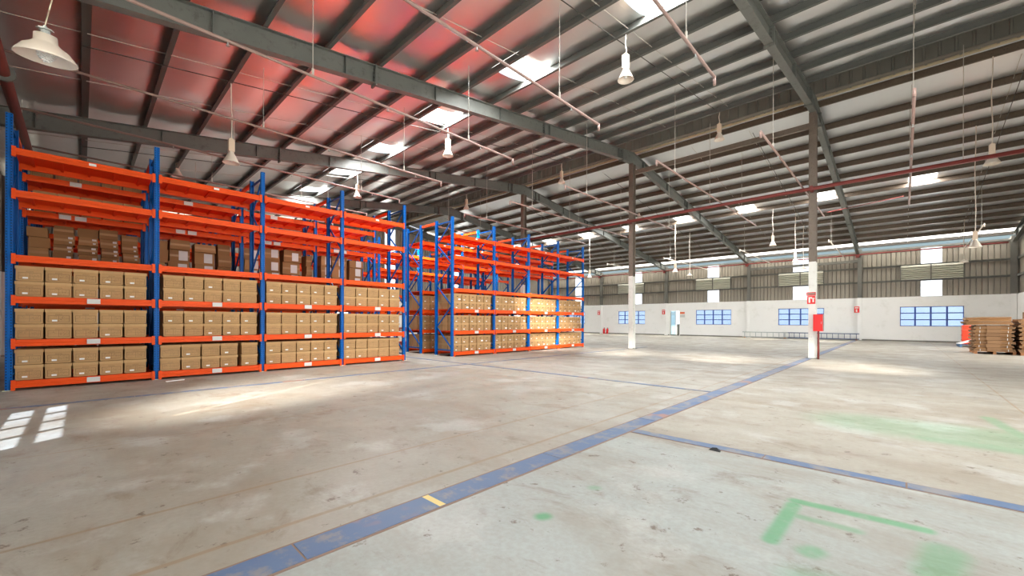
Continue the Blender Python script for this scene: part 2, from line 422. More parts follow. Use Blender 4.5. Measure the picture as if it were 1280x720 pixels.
PANX = [(0.79, 1.73), (-5.98, -5.04), (-12.05, -11.13), (-18.9, -17.98), (-25.6, -24.7)]
cladding(wall_far, 'x', YF + 0.14, XL, XG + 0.14, MASH - 0.04, 6.02, PANX)
for a, b in PANX:
    MB().box(a, b, YF + 0.13, YF + 0.14, MASH, 6.02).build('translucent_sheet', 'clear_sheet', wall_far)
for z in (3.92, 4.88):
    MB().extrude([(YF - 0.02, z - 0.06), (YF + 0.09, z - 0.06), (YF + 0.09, z + 0.06), (YF - 0.02, z + 0.06), (YF - 0.02, z + 0.04), (YF + 0.07, z + 0.04), (YF + 0.07, z - 0.04), (YF - 0.02, z - 0.04)], 'x', XL, XG).build('girt', 'girt', wall_far)
MB().box(XL, XG, YF - 0.04, YF + 0.12, 5.93, 6.05).build('girt', 'girt', wall_far)
MB().box(-8.85, -2.15, YF - 0.1, YF + 0.02, 5.3, 5.48).build('wind_beam', 'girt', wall_far)
MB().box(XL, XG, YF + 0.05, YF + 0.07, 6.06, 6.27).build('translucent_strip', 'blue_sheet', wall_far)
MB().box(XL, XG, YF - 0.06, YF + 0.10, 6.26, 6.45).build('eave_beam', 'eave_dark', wall_far)
# louvred vents
for i, x in enumerate(WINX[:4]):
    v = empty('louvred_vent', (x, YF - 0.02, 3.92)); nm = ['by the cardboard stack window', 'behind the red cabinet column', 'right of the far doorway', 'behind the middle white column'][i]
    tag(v, 'pale ribbed louvre vent on far wall, ' + nm, 'vent', 'louvre vents on the far wall')
    for sx in (-1, 1):
        prof = []
        for k in range(7):
            z = 0.03 + k * 0.127; prof += [(-0.02, z), (-0.12, z + 0.02), (-0.13, z + 0.045), (-0.03, z + 0.122)]
        prof = prof + [(0.0, 0.95), (0.0, 0.03)]
        x0, x1 = (-1.36, -0.03) if sx < 0 else (0.03, 1.36)
        MB().extrude(prof, 'x', x0, x1).build('louvre_panel', 'louvre', v)
    MB().box(-0.03, 0.03, -0.15, 0, 0, 0.97).build('mullion', 'girt', v)
    for sx in (-1.39, 1.36): MB().box(sx, sx + 0.03, -0.15, 0, 0, 0.97).build('side_frame', 'girt', v)
# windows
def window(name, axis, centre, fixed, w, z0, z1, sgn, parent=None, cols=4, rows=3):
    r = empty(name, (centre, fixed, z0) if axis == 'x' else (fixed, centre, z0)); tag(r, kind='structure')
    if axis == 'y': r.rotation_euler.z = math.pi / 2
    h = z1 - z0; m = MB(); fw = 0.03
    m.box(-w / 2, w / 2, -fw, fw, 0, 0.035); m.box(-w / 2, w / 2, -fw, fw, h - 0.04, h)
    for sx in (-w / 2, w / 2 - 0.035): m.box(sx, sx + 0.035, -fw, fw, 0, h)
    m.build('window_frame', 'blue_frame', r)
    for i in range(1, cols): MB().box(-w / 2 + w * i / cols - 0.04, -w / 2 + w * i / cols + 0.04, -fw, fw, 0.035, h - 0.04).build('mullion', 'blue_frame', r)
    for j in range(1, rows): MB().box(-w / 2, w / 2, -fw - 0.004, fw + 0.004, h * j / rows - 0.028, h * j / rows + 0.028).build('transom', 'blue_frame', r)
    pane = MB().box(-w / cols / 2 + 0.03, w / cols / 2 - 0.03, -0.003, 0.003, 0, h / rows - 0.045).mesh('pane', 'pane_glass')
    for i in range(cols):
        for j in range(rows):
            o = obj('pane', pane, r, (-w / 2 + w * (i + 0.5) / cols, 0, h * j / rows + 0.03))
            o.rotation_euler.x = 0.0
    return r
for i, x in enumerate(WINX): window('window_%d' % (i + 1), 'x', x, YF + 0.08, 2.8, WH[0], WH[1], 1)
# far doorway with a glass door
d = empty('door_1', (DOORX[0], YF, 0)); tag(d, kind='structure')
MB().box(0, 0.05, -0.03, 0.2, 0, 2.24).box(0.89, 0.94, -0.03, 0.2, 0, 2.24).box(0.05, 0.89, -0.03, 0.2, 2.19, 2.24).build('door_frame', 'sign_white', d)
lf = MB().box(0.08, 0.50, 0.1, 0.115, 0.05, 2.15).build('door_leaf', 'door_glass', d)
MB().box(0.47, 0.52, 0.09, 0.13, 0.02, 2.18).box(0.05, 0.09, 0.09, 0.13, 0.02, 2.18).box(0.09, 0.47, 0.09, 0.13, 1.9, 1.95).build('leaf_frame', 'alu', lf)
MB().box(0.05, 0.9, 1.5, 1.6, 0, 1.0).build('outside_plinth', 'cladding_dark', d)

# right gable wall, near wall and left gable wall
wr = empty('wall_right', (0, 0, 0)); tag(wr, kind='structure')
masonry(wr, 'y', XG, 0.2, YN, YF, [(y0, y1, 0, MASH) for y0, y1, h in OPENINGS_GABLE], MASH)
cur = YN
for y0, y1, h in OPENINGS_GABLE:
    cladding(wr, 'y', XG + 0.12, cur, y0, MASH, lambda u: roof_z(u) - 0.02)
    cladding(wr, 'y', XG + 0.12, y0, y1, h, lambda u: roof_z(u) - 0.02)
    MB().box(XG + 0.2, XG + 9.0, y0 - 8, y1 + 2, 4.6, 4.7).build('sun_block_slab', 'cladding', wr)  # unseen slab added outside to keep direct sun out of the opening
    cur = y1
cladding(wr, 'y', XG + 0.12, cur, YF + 0.16, MASH, lambda u: roof_z(u) - 0.02)
for z in (3.92, 4.88): MB().box(XG - 0.02, XG + 0.08, cur, YF, z - 0.06, z + 0.06).build('girt', 'girt', wr)
wn = empty('wall_near', (0, 0, 0)); tag(wn, kind='structure')
NWX = [-6.5]
nops = [(x - 1.25, x + 1.25, 0.68, 1.98) for x in NWX] + [(DOOR_NEAR[0], DOOR_NEAR[1], 0, MASH)]
masonry(wn, 'x', YN - 0.12, 0.12, XL, XG, nops, MASH)
NPAN = [(-6.0, -5.06)]
cladding(wn, 'x', YN - 0.1, XL, DOOR_NEAR[0], MASH, 6.5, NPAN, -1)
for a, b in NPAN: MB().box(a, b, YN - 0.11, YN - 0.1, MASH, 6.5).build('translucent_sheet', 'skylight_sheet', wn)
for zz in (3.3, 4.1, 4.9, 5.7):   # sunlight scattered forward by the fibreglass sheet
    sp = bpy.data.lights.new('sheet_sun_spill', 'SPOT'); sp.energy = 2000; sp.spot_size = math.radians(36); sp.spot_blend = 1.0; sp.shadow_soft_size = 0.25; sp.color = (1, 0.97, 0.92)
    so_ = bpy.data.objects.new('sheet_sun_spill', sp); COL.objects.link(so_); so_.location = (-5.53, YN + 0.3, zz)
    so_.rotation_euler = SUN_DIR.to_track_quat('-Z', 'Y').to_euler()
cladding(wn, 'x', YN - 0.1, DOOR_NEAR[0], DOOR_NEAR[1], DOOR_NEAR[2], 6.5, (), -1)
cladding(wn, 'x', YN - 0.1, DOOR_NEAR[1], XG, MASH, 6.5, (), -1)
MB().box(DOOR_NEAR[0] - 0.3, DOOR_NEAR[1] + 9, YN - 8, YN - 0.2, 4.5, 4.6).build('sun_block_slab', 'cladding', wn)  # added out of view to block sun through the near door
for i, x in enumerate(NWX): window('window_%d' % (i + 6), 'x', x, YN - 0.06, 2.5, 0.68, 1.98, 1, rows=4)
wl = empty('wall_left', (0, 0, 0)); tag(wl, kind='structure')
masonry(wl, 'y', XL - 0.2, 0.2, YN, YF, [], MASH)
cladding(wl, 'y', XL - 0.12, YN, YF, MASH, lambda u: roof_z(u) - 0.02, [(16.2, 17.1), (23.0, 23.9)], -1)
for a in (16.2, 23.0): MB().box(XL - 0.13, XL - 0.12, a, a + 0.9, MASH, 7.0).build('translucent_sheet', 'clear_sheet', wl)

# ------------------------------------------------------------------ roof
ceiling = empty('ceiling', (0, 0, 0)); tag(ceiling, kind='structure')
SKY_NX = [3.5 - 3.56 * k for k in range(9)]
SKY_FX = [0.62 - 3.62 * k for k in range(8)]
SKW = 0.47
def foil(name, purl, y_in, y_out, skx, sky, clear=None, mat='foil', sag=1.0):
    edges = sorted(set([XL, XG] + [round(XL + 0.42 * k, 3) for k in range(int((XG - XL) / 0.42))] + [round(x + s_ * SKW, 3) for x in skx for s_ in (-1, 1)]))
    ys = sorted([y_in, y_out] + list(purl)); rows = []
    for a, b in zip(ys, ys[1:]):
        n = 8 if b - a > 0.6 else 3
        for k in range(n): rows.append((a + (b - a) * k / n, k / n, a))
    rows.append((ys[-1], 0.0, ys[-1]))
    rr = random.Random(hash(name) % 999 if False else len(name))
    amp = {}
    vs = []
    for (y, tt, a) in rows:
        for j, x in enumerate(edges):
            key = (a, int((x + 60) / 1.25))
            if key not in amp: amp[key] = sag * rr.uniform(0.04, 0.08)
            vs.append((x, y, roof_z(y) - amp[key] * math.sin(math.pi * tt) ** 0.8))
    nx = len(edges); fs = []
    for i in range(len(rows) - 1):
        ym = (rows[i][0] + rows[i + 1][0]) / 2
        for j in range(nx - 1):
            xm = (edges[j] + edges[j + 1]) / 2
            if sky[0] < ym < sky[1] and any(abs(xm - x) < SKW for x in skx): continue
            if clear and clear[0] < ym < clear[1]: continue
            fs.append((i * nx + j, i * nx + j + 1, (i + 1) * nx + j + 1, (i + 1) * nx + j))
    m = MB(); m.add(vs, fs); o = m.build(name, mat, ceiling, smooth=True)
    return o
SN = (PUR_N[7], PUR_N[6]); SF = (PUR_F[6], PUR_F[7])
foil('foil_lining', PUR_N, YN - 0.3, 15.75, SKY_NX, SN)
foil('foil_lining', PUR_F, 17.85, YF + 0.25, SKY_FX, SF, (PUR_F[14], YF + 0.3), 'foil_pale', 0.4)
for y0, y1, mat in ((YN - 0.8, 15.8, 'near'), (18.25, PUR_F[14], 'far')): pass
for skx, (a, b), far in ((SKY_NX, SN, 0), (SKY_FX, SF, 1)):
    for x in skx:
        za, zb = roof_z(a), roof_z(b)
        MB().hexa([(x - SKW, a, za), (x + SKW, a, za), (x + SKW, b, zb), (x - SKW, b, zb), (x - SKW, a, za + .01), (x + SKW, a, za + .01), (x + SKW, b, zb + .01), (x - SKW, b, zb + .01)]).build('skylight_panel', 'skylight_sheet', ceiling)
        ym = (a + b) / 2
        nrm = Vector((0, SLOPE if not far else -SLOPE, -1))
        area('skylight_daylight', (x, ym, roof_z(ym) - 0.012), nrm, 2 * SKW, b - a - 0.12, 350, (0.97, 0.99, 1.0))
        # sunlight scattered forward by the fibreglass of the skylight
        sp = bpy.data.lights.new('skylight_sun_spill', 'SPOT'); sp.energy = 30000; sp.spot_size = math.radians(20); sp.spot_blend = 1.0; sp.shadow_soft_size = 0.3; sp.color = (1, 0.95, 0.86)
        so_ = bpy.data.objects.new('skylight_sun_spill', sp); COL.objects.link(so_); so_.location = (x, ym, roof_z(ym) - 0.02)
        so_.rotation_euler = SUN_DIR.to_track_quat('-Z', 'Y').to_euler()
# clear strip above the far eave
a, b = PUR_F[14] - 0.01, YF + 0.3
MB().hexa([(XL, a, roof_z(a)), (XG, a, roof_z(a)), (XG, b, roof_z(b)), (XL, b, roof_z(b)), (XL, a, roof_z(a) + .01), (XG, a, roof_z(a) + .01), (XG, b, roof_z(b) + .01), (XL, b, roof_z(b) + .01)]).build('clear_eave_strip', 'eave_sheet', ceiling)
# Z purlins
def purlin(y, mat, sgn):
    zt = roof_z(y) - 0.004; h, f, t_ = 0.20, 0.065, 0.012
    prof = [(y - sgn * 0, zt), (y + sgn * f, zt), (y + sgn * f, zt - t_), (y + sgn * t_, zt - t_), (y + sgn * t_, zt - h), (y - sgn * f, zt - h), (y - sgn * f, zt - h + 0.02), (y - sgn * (f - t_), zt - h + 0.02), (y - sgn * (f - t_), zt - h + t_), (y, zt - h + t_)]
    return MB().extrude(prof, 'x', XL + 0.02, XG - 0.02).build('purlin', mat, ceiling)
for y in PUR_N: purlin(y, 'purlin_dark', 1)
for y in PUR_F: purlin(y, 'purlin_brown', -1)
# sag rods and a conduit, running up the slope under the purlins
for fx in FRAMES + [XG]:
    for k in (1, 2):
        x = fx - 6.7 * k / 3
        if x < XL: continue
        MB().path([(x, YN, roof_z(YN) - 0.09), (x, 15.7, roof_z(15.7) - 0.09)], 0.008, 5).build('sag_rod', 'wire', ceiling)
        MB().path([(x, 18.4, roof_z(18.4) - 0.1), (x, YF, roof_z(YF) - 0.1)], 0.008, 5).build('sag_rod', 'wire', ceiling)
    x = fx - 2.5
    MB().path([(x, 0, roof_z(0) - 0.22), (x, 15.7, roof_z(15.7) - 0.22)], 0.011, 5).build('conduit', 'rod_dark', ceiling)
    MB().path([(x + 0.4, 18.4, roof_z(18.4) - 0.22), (x + 0.4, YF - 3, roof_z(YF - 3) - 0.22)], 0.011, 5).build('conduit', 'rod_dark', ceiling)
# ridge ventilator: far and near upstands, cap, flashing and rolled insulation edge
x = XL
while x < XG - 0.05:
    b = min(x + 1.05, XG); m = MB(); vs = []
    w = b - x
    for u, dpt in ((0, 0), (0.02, 0.05), (0.06, 0.05), (0.08, 0), (0.33, 0), (0.35, 0.05), (0.39, 0.05), (0.41, 0), (0.66, 0), (0.68, 0.05), (0.72, 0.05), (0.74, 0), (1.0, 0)):
        for zz in (9.15, 10.0): vs.append((x + u * w, 18.1 - dpt, zz))
    m.add(vs, [(2 * i, 2 * i + 2, 2 * i + 3, 2 * i + 1) for i in range(12)]).build('vent_sheet', 'cladding_dark', ceiling)
    x = b
MB().box(XL, XG, 15.66, 15.70, 8.92, 9.9).build('vent_upstand', 'cladding_dark', ceiling)
MB().hexa([(XL, 15.2, 9.95), (XG, 15.2, 9.95), (XG, 17.3, 10.35), (XL, 17.3, 10.35), (XL, 15.2, 10.0), (XG, 15.2, 10.0), (XG, 17.3, 10.4), (XL, 17.3, 10.4)]).build('vent_cap', 'cladding_dark', ceiling)
MB().hexa([(XL, 17.3, 10.35), (XG, 17.3, 10.35), (XG, 18.8, 10.0), (XL, 18.8, 10.0), (XL, 17.3, 10.4), (XG, 17.3, 10.4), (XG, 18.8, 10.05), (XL, 18.8, 10.05)]).build('vent_cap', 'cladding_dark', ceiling)
for xe in (XL - 0.02, XG): MB().box(xe, xe + 0.02, 15.6, 18.2, 9.02, 10.4).build('vent_end', 'cladding_dark', ceiling)
MB().tube((XL, 17.99, 9.27), (XG, 17.99, 9.27), 0.065, 10).build('ridge_pipe', 'cladding', ceiling, True)
m = MB(); x = XL
while x < XG - 0.1:
    m.tube((x, 17.93, 9.115), (x + 0.30, 17.93, 9.115), 0.075, 8).tube((x + 0.30, 17.93, 9.115), (x + 0.36, 17.93, 9.115), 0.05, 8); x += 0.36
m.build('insulation_roll', 'insulation_roll', ceiling)

# ------------------------------------------------------------------ portal frames (rafters) and columns
def rafter_frame(X, label):
    r = empty('portal_rafter', (X, YR, 0)); tag(r, label, 'rafter', 'portal rafters under the roof')
    for sg, ye, nm in ((-1, YN, 'near'), (1, YF, 'far')):
        L = abs(ye - YR) - 0.31
        def zt(u): return roof_z(YR + sg * u) - 0.21
        def dep(u):
            t_ = u / L
            return 0.46 - 0.06 * math.sin(math.pi * min(1, t_ * 1.1)) + (0.05 * max(0, 1 - u / 1.2))
        N = 16; us = [L * k / N for k in range(N + 1)]
        def slab(hw, topf, botf):
            m = MB(); vs = []
            for u in us: vs += [(-hw, sg * u, botf(u)), (hw, sg * u, botf(u)), (hw, sg * u, topf(u)), (-hw, sg * u, topf(u))]
            fs = []
            for k in range(N):
                a, b = 4 * k, 4 * k + 4
                fs += [(a, a + 1, b + 1, b), (a + 1, a + 2, b + 2, b + 1), (a + 2, a + 3, b + 3, b + 2), (a + 3, a, b, b + 3)]
            fs += [(0, 3, 2, 1), (4 * N, 4 * N + 1, 4 * N + 2, 4 * N + 3)]
            return m.add(vs, fs)
        slab(0.006, lambda u: zt(u) - 0.012, lambda u: zt(u) - dep(u) + 0.012).build('web', 'steel_grey', r)
        slab(0.09, zt, lambda u: zt(u) - 0.014).build('top_flange', 'steel_grey', r)
        slab(0.09, lambda u: zt(u) - dep(u) + 0.014, lambda u: zt(u) - dep(u)).build('bottom_flange', 'steel_grey', r)
        u = 1.3
        while u < L - 0.4:
            MB().box(-0.085, 0.085, sg * u - 0.006, sg * u + 0.006, zt(u) - dep(u) + 0.014, zt(u) - 0.014).build('stiffener', 'steel_grey', r); u += 2.4
        for u in (1.0, 6.4, 12.6):
            pl = MB().box(-0.11, 0.11, sg * u - 0.02, sg * u + 0.02, zt(u) - dep(u) - 0.06, zt(u) - 0.014).build('splice_plate', 'steel_grey', r)
            m = MB()
            for bx_ in (-0.05, 0.05):
                for k in range(4): m.tube((bx_, sg * u - 0.045, zt(u) - 0.1 - k * (dep(u) - 0.14) / 3), (bx_, sg * u + 0.045, zt(u) - 0.1 - k * (dep(u) - 0.14) / 3), 0.013, 6)
            tag(m.build('bolts', 'rod_dark', pl), kind='stuff')
for X, lb in zip([XG - 0.1] + FRAMES + [XL + 0.1], ['grey steel rafter against the right gable wall', 'grey steel rafter over the column with the red cabinet', 'long grey steel rafter crossing the middle of the roof', 'grey steel rafter above the front pallet racks',
                                    'far grey steel rafter behind the rack tops', 'last grey steel rafter at the left gable wall']):
    rafter_frame(X, lb)
def hcol(name, x, y, zw, zt, w, dpt, label, group, lower='white_paint', upper='steel_brown', axis=0):
    r = empty(name, (x, y, 0)); tag(r, label, 'column', group)
    def H(z0, z1):
        m = MB(); t_ = 0.012
        if axis == 0:
            m.box(-w / 2, w / 2, -dpt / 2, -dpt / 2 + t_, z0, z1).box(-w / 2, w / 2, dpt / 2 - t_, dpt / 2, z0, z1).box(-0.005, 0.005, -dpt / 2 + t_, dpt / 2 - t_, z0, z1)
        else:
            m.box(-w / 2, -w / 2 + t_, -dpt / 2, dpt / 2, z0, z1).box(w / 2 - t_, w / 2, -dpt / 2, dpt / 2, z0, z1).box(-w / 2 + t_, w / 2 - t_, -0.005, 0.005, z0, z1)
        return m
    H(0.02, zw).build('painted_shaft', lower, r); H(zw, zt).build('upper_shaft', upper, r)
    MB().box(-w / 2 - 0.06, w / 2 + 0.06, -dpt / 2 - 0.06, dpt / 2 + 0.06, 0, 0.02).build('base_plate', 'steel_grey', r)
    return r
zc = roof_z(YR) - 0.21 - 0.515
for x, lb in zip(FRAMES, ['white footed steel column carrying the red hose cabinet', 'slim white footed steel column beyond the rack end', 'steel column rising behind the racks in the middle', 'distant steel column mostly hidden behind the racks']):
    hcol('steel_column', x, YR, 3.3, zc, 0.21, 0.26, lb, 'ridge columns')
for x, lb in zip([XG - 0.16] + FRAMES + [XL + 0.15], ['far wall column in the right corner', 'far wall column beside the aluminium ladder end', 'far wall column between two windows at ladder start', 'far wall column left of the doorway',
                                   'far wall column beside the fire extinguishers', 'far wall column in the left corner']):
    hcol('steel_column', x + 0.1 if x > -28 and x < 4 else x + 0.03, YF - 0.16, MASH, roof_z(YF) - 0.3, 0.22, 0.28, lb, 'far wall columns', 'wall_white', 'girt')
for x, lb in zip(FRAMES, ['near wall column behind the viewer', 'near wall column right of the sunny window', 'near wall column at the rack end', 'near wall column behind the racks']):
    hcol('steel_column', x, YN + 0.15, MASH, roof_z(YN) - 0.3, 0.22, 0.28, lb, 'near wall columns', 'wall_white', 'girt')
tb = MB().box(-8.8, -2.2, YR - 0.06, YR + 0.06, 7.90, 8.08).build('tie_beam', 'steel_brown'); tag(tb, 'brown steel tie beam joining two column tops at ridge', 'beam')

# ------------------------------------------------------------------ pallet racks
LV = [0.165, 0.895, 1.66, 2.39, 3.53, 4.27]
RD = 1.0
BEAMP = [(0.0, -0.12), (0.0, -0.065), (-0.012, -0.058), (-0.012, 0.0), (-0.05, 0.0), (-0.05, -0.12)]   # (x,z), front = +x
_meshes = {}
def shared(key, fn):
    if key not in _meshes: _meshes[key] = fn()
    return _meshes[key]
def beam_mesh(L):
    def f():
        m = MB().extrude(BEAMP, 'y', 0.044, L - 0.044)
        for y0 in (0.028, L - 0.078): m.box(-0.045, 0.012, y0, y0 + 0.05, -0.16, 0.02)
        return m.mesh('beam', 'rack_orange')
    return shared(('beam', round(L, 3)), f)
def deck_mesh(L):
    def f():
        m = MB().box(-RD + 0.05, -0.05, 0.05, L - 0.05, -0.022, -0.004)
        for k in range(5):
            y = 0.05 + (L - 0.1) * (k + 0.5) / 5
            m.box(-RD + 0.05, -0.05, y - 0.02, y + 0.02, -0.06, -0.022)
        return m.mesh('deck', 'deck_orange')
    return shared(('deck', round(L, 3)), f)
def post_mesh():
    def f():
        prof = [(-0.04, -0.042), (0.04, -0.042), (0.04, -0.016), (0.034, -0.011), (0.034, 0.011), (0.04, 0.016), (0.04, 0.042), (-0.04, 0.042), (-0.04, 0.03), (0.02, 0.03), (0.02, -0.03), (-0.04, -0.03)]
        return MB().extrude(prof, 'z', 0.0, 4.85).mesh('post', 'upright_blue')
    return shared('post', f)
def brace_mesh():
    def f():
        m = MB(); z = 0.3; s_ = 1
        m.bar((-0.08, 0, 0.22), (-RD + 0.08, 0, 0.22), 0.03, 0.04)
        while z < 4.4:
            a, b = ((-0.08, 0, z), (-RD + 0.08, 0, z + 0.72)) if s_ > 0 else ((-RD + 0.08, 0, z), (-0.08, 0, z + 0.72))
            m.bar(a, b, 0.03, 0.04); z += 0.74; s_ = -s_
        m.bar((-0.08, 0, 4.72), (-RD + 0.08, 0, 4.72), 0.03, 0.04)
        return m.mesh('bracing', 'rack_blue')
    return shared('brace', f)
def foot_mesh(): return shared('foot', lambda: MB().box(-0.07, 0.07, -0.07, 0.07, 0, 0.012).mesh('foot_plate', 'foot_plate'))
plate_mesh = shared('plate', lambda: MB().box(0.0125, 0.017, -0.09, 0.09, -0.105, -0.012).mesh('label_plate', 'plate_grey'))
plate_small = shared('plates', lambda: MB().box(0.0125, 0.016, -0.05, 0.05, -0.075, -0.03).mesh('label_plate', 'sticker'))
def rack(X, Y0, pitch, nb, label, plates=(), levels=LV, spacers=True):
    r = empty('pallet_rack', (X, Y0, 0)); tag(r, label, 'rack', 'orange and blue pallet racks')
    for k in range(nb + 1):
        fr = empty('upright_frame'); fr.parent = r; fr.location = (0, k * pitch, 0)
        for xx in (-0.04, -RD + 0.04):
            o = obj('post', post_mesh(), fr, (xx, 0, 0.012))
            if xx < -0.5: o.rotation_euler.z = math.pi
            obj('foot_plate', foot_mesh(), fr, (xx, 0, 0))
        obj('bracing', brace_mesh(), fr)
        if spacers and k % 1 == 0: MB().box(-RD - 0.856, -RD, -0.03, 0.03, 4.74, 4.82).build('row_spacer', 'rack_orange', r, loc=(0, k * pitch, 0))
    for b in range(nb):
        for li, z in enumerate(levels):
            bo = obj('beam', beam_mesh(pitch), r, (0.03, b * pitch, z))
            bk = obj('beam', beam_mesh(pitch), r, (-RD - 0.03, b * pitch + pitch, z)); bk.rotation_euler.z = math.pi
            obj('deck', deck_mesh(pitch), r, (0, b * pitch, z))
            for (lv, yy, sm) in plates:
                if lv == li: obj('label_plate', plate_small if sm else plate_mesh, bo, (0, pitch * yy, 0))
    return r
PL1 = [(0, .53, 0), (1, .53, 0), (2, .53, 0), (5, .52, 1)]
P1, P2 = 1.963, 2.005
YA1, YA2 = -0.88, 8.88
XA, XB = -11.3, -13.2
rack(XA, YA1, P1, 4, 'near front pallet rack full of archive boxes on three shelves', PL1)
rack(XB, YA1, P1, 4, 'second row pallet rack with loose cartons behind near front rack', [(4, .32, 0), (4, .44, 0), (5, .4, 0)], spacers=False)
rack(XA, YA2, P2, 4, 'far front pallet rack standing beyond the cross aisle', PL1)
rack(XB, YA2, P2, 4, 'second row pallet rack behind the far front rack', PL1, spacers=False)
rack(-16.4, YA1, P1, 4, 'third row pallet rack at the near wall side', PL1)
rack(-18.3, YA1, P1, 4, 'fourth row pallet rack at the near wall side', [], spacers=False)
rack(-16.4, YA2, P2, 4, 'third row empty pallet rack beyond the cross aisle', PL1)
rack(-18.3, YA2, P2, 4, 'fourth row empty pallet rack beyond the cross aisle', [], spacers=False)

# ------------------------------------------------------------------ archive boxes
BW, BH, BD = 0.324, 0.275, 0.32
_i = 0.016
body_me = MB().box(-BD / 2, BD / 2, -BW / 2, BW / 2, 0.009, BH - 0.004).box(-BD / 2 + _i, BD / 2 - _i, -BW / 2 + _i, BW / 2 - _i, 0, 0.009).mesh('archive_box', 'box_body')
lid_me = MB().box(-BD / 2 - 0.008, BD / 2 + 0.013, -BW / 2 - 0.010, BW / 2 + 0.010, BH - 0.058, BH - 0.003).mesh('lid', 'box_lid')
st_me = MB().box(BD / 2 + 0.0005, BD / 2 + 0.002, -0.085, -0.02, 0.045, 0.075).mesh('sticker', 'sticker')
st2_me = MB().box(BD / 2 + 0.0005, BD / 2 + 0.002, 0.03, 0.13, 0.05, 0.10).mesh('sticker', 'sticker')
slot_me = MB().box(BD / 2 + 0.0005, BD / 2 + 0.003, -0.035, 0.035, 0.165, 0.185).mesh('hand_slot', 'black')
def archive_box(x, y, z, label, group, sticker=0, slot=False, rz=0.0, lidpart=True):
    o = obj('archive_box', body_me, None, (x, y, z)); o.rotation_euler.z = rz
    tag(o, label, 'box', group)
    if lidpart: obj('lid', lid_me, o)
    if sticker: obj('sticker', st_me if sticker == 1 else st2_me, o)
    if slot: obj('hand_slot', slot_me, o)
    return o
back = MB()   # boxes further in, behind the front ones
RB = random.Random(3)
def shelf_fill(X, Y0, pitch, nb, where, group, far):
    for b in range(nb):
        for li in range(3):
            z0 = LV[li] + 0.001
            start = (0.07, 0.07 if li == 0 else 0.115, 0.095, 0.075)[b] if not far else 0.085
            pp = 0.352 if not far else 0.36
            extra = 0.0
            for i in range(5):
                if not far and b == 1 and li == 0: extra = 0.0 if i < 4 else 0.06
                y = Y0 + b * pitch + start + BW / 2 + pp * i + extra + RB.uniform(-.002, .002)
                for ly in (0, 1):
                    st = (1 if RB.random() < (0.85 if b in (0, 2) and li in (0, 2) else 0.45) else 0) if not far else (1 if RB.random() < 0.85 else 2)
                    lb = '%s archive box %s from left, %s shelf, %s bay of %s' % (('lower', 'upper')[ly], ORD[i], ('bottom', 'second', 'third')[li], ORD[b], where)
                    archive_box(X - 0.055 - BD / 2 + RB.uniform(-.012, .008), y + RB.uniform(-.002, .002), z0 + ly * (BH + 0.001), lb, group, st, far, RB.uniform(-.008, .008))
                for dpt in (1, 2):
                    if far and b == 0 and i == 0: continue
                    yy = y + RB.uniform(-.01, .01); xx = X - 0.10 - BD / 2 - dpt * 0.325
                    back.box(xx - BD / 2, xx + BD / 2, yy - BW / 2, yy + BW / 2, z0, z0 + 2 * BH)
shelf_fill(XA, YA1, P1, 4, 'near front rack', 'archive boxes on the near front rack', False)
shelf_fill(XA, YA2, P2, 4, 'far front rack', 'archive boxes on the far front rack', True)
# end faces seen through the upright frame of the far front rack
for li in range(3):
    for ly in (0, 1):
        for dpt in (1, 2):
            archive_box(XA - 0.07 - BD / 2 - dpt * 0.342, YA2 + 0.085 + BW / 2, LV[li] + 0.001 + ly * (BH + 0.001),
                        '%s archive box %s behind front, open end of far front rack, %s shelf' % (('lower', 'upper')[ly], ORD[dpt], ('bottom', 'second', 'third')[li]), 'archive boxes at the open rack end')
for li in range(3):
    for ly in (0, 1):
        for i in range(4):
            archive_box(XB - 0.055 - BD / 2, YA2 + 0.085 + BW / 2 + i * 0.36, LV[li] + 0.001 + ly * (BH + 0.001),
                        '%s archive box %s from aisle end, %s shelf of rack behind far front rack' % (('lower', 'upper')[ly], ORD[i], ('bottom', 'second', 'third')[li]), 'archive boxes on the rack behind the far front rack', 1)
for i in range(5):
    archive_box(XB - 0.2 - BD / 2, YA1 + 0.12 + BW / 2 + i * 0.36, LV[5] + 0.001, 'archive box %s from left on top shelf of second row rack' % ORD[i], 'archive boxes on the top shelf')
    for ly in (0, 1):
        archive_box(XB - 0.55 - BD / 2, YA1 + 0.15 + BW / 2 + i * 0.36, LV[4] + 0.001 + ly * (BH + .001), '%s archive box %s from left on fifth shelf of second row rack' % (('lower', 'upper')[ly], ORD[i]), 'archive boxes on the fifth shelf')
for Y0, P_, lim in ((YA1, P1, 3), (YA2, P2, 3)):   # second rows, lower shelves
    for b in range(4):
        for li in range(lim):
            for i in range(5):
                if Y0 == YA2 and b == 0 and i < 4:
                    dd = (1, 2)
                else: dd = (0, 1, 2)
                for dpt in dd:
                    yy = Y0 + b * P_ + 0.085 + BW / 2 + i * 0.36; xx = XB - 0.09 - BD / 2 - dpt * 0.34
                    back.box(xx - BD / 2, xx + BD / 2, yy - BW / 2, yy + BW / 2, LV[li] + .001, LV[li] + 0.001 + 2 * BH)
o = back.build('stacked_boxes', 'box_body'); tag(o, 'brown archive boxes packed deeper in the racks behind the front ones', 'boxes', kind='stuff')

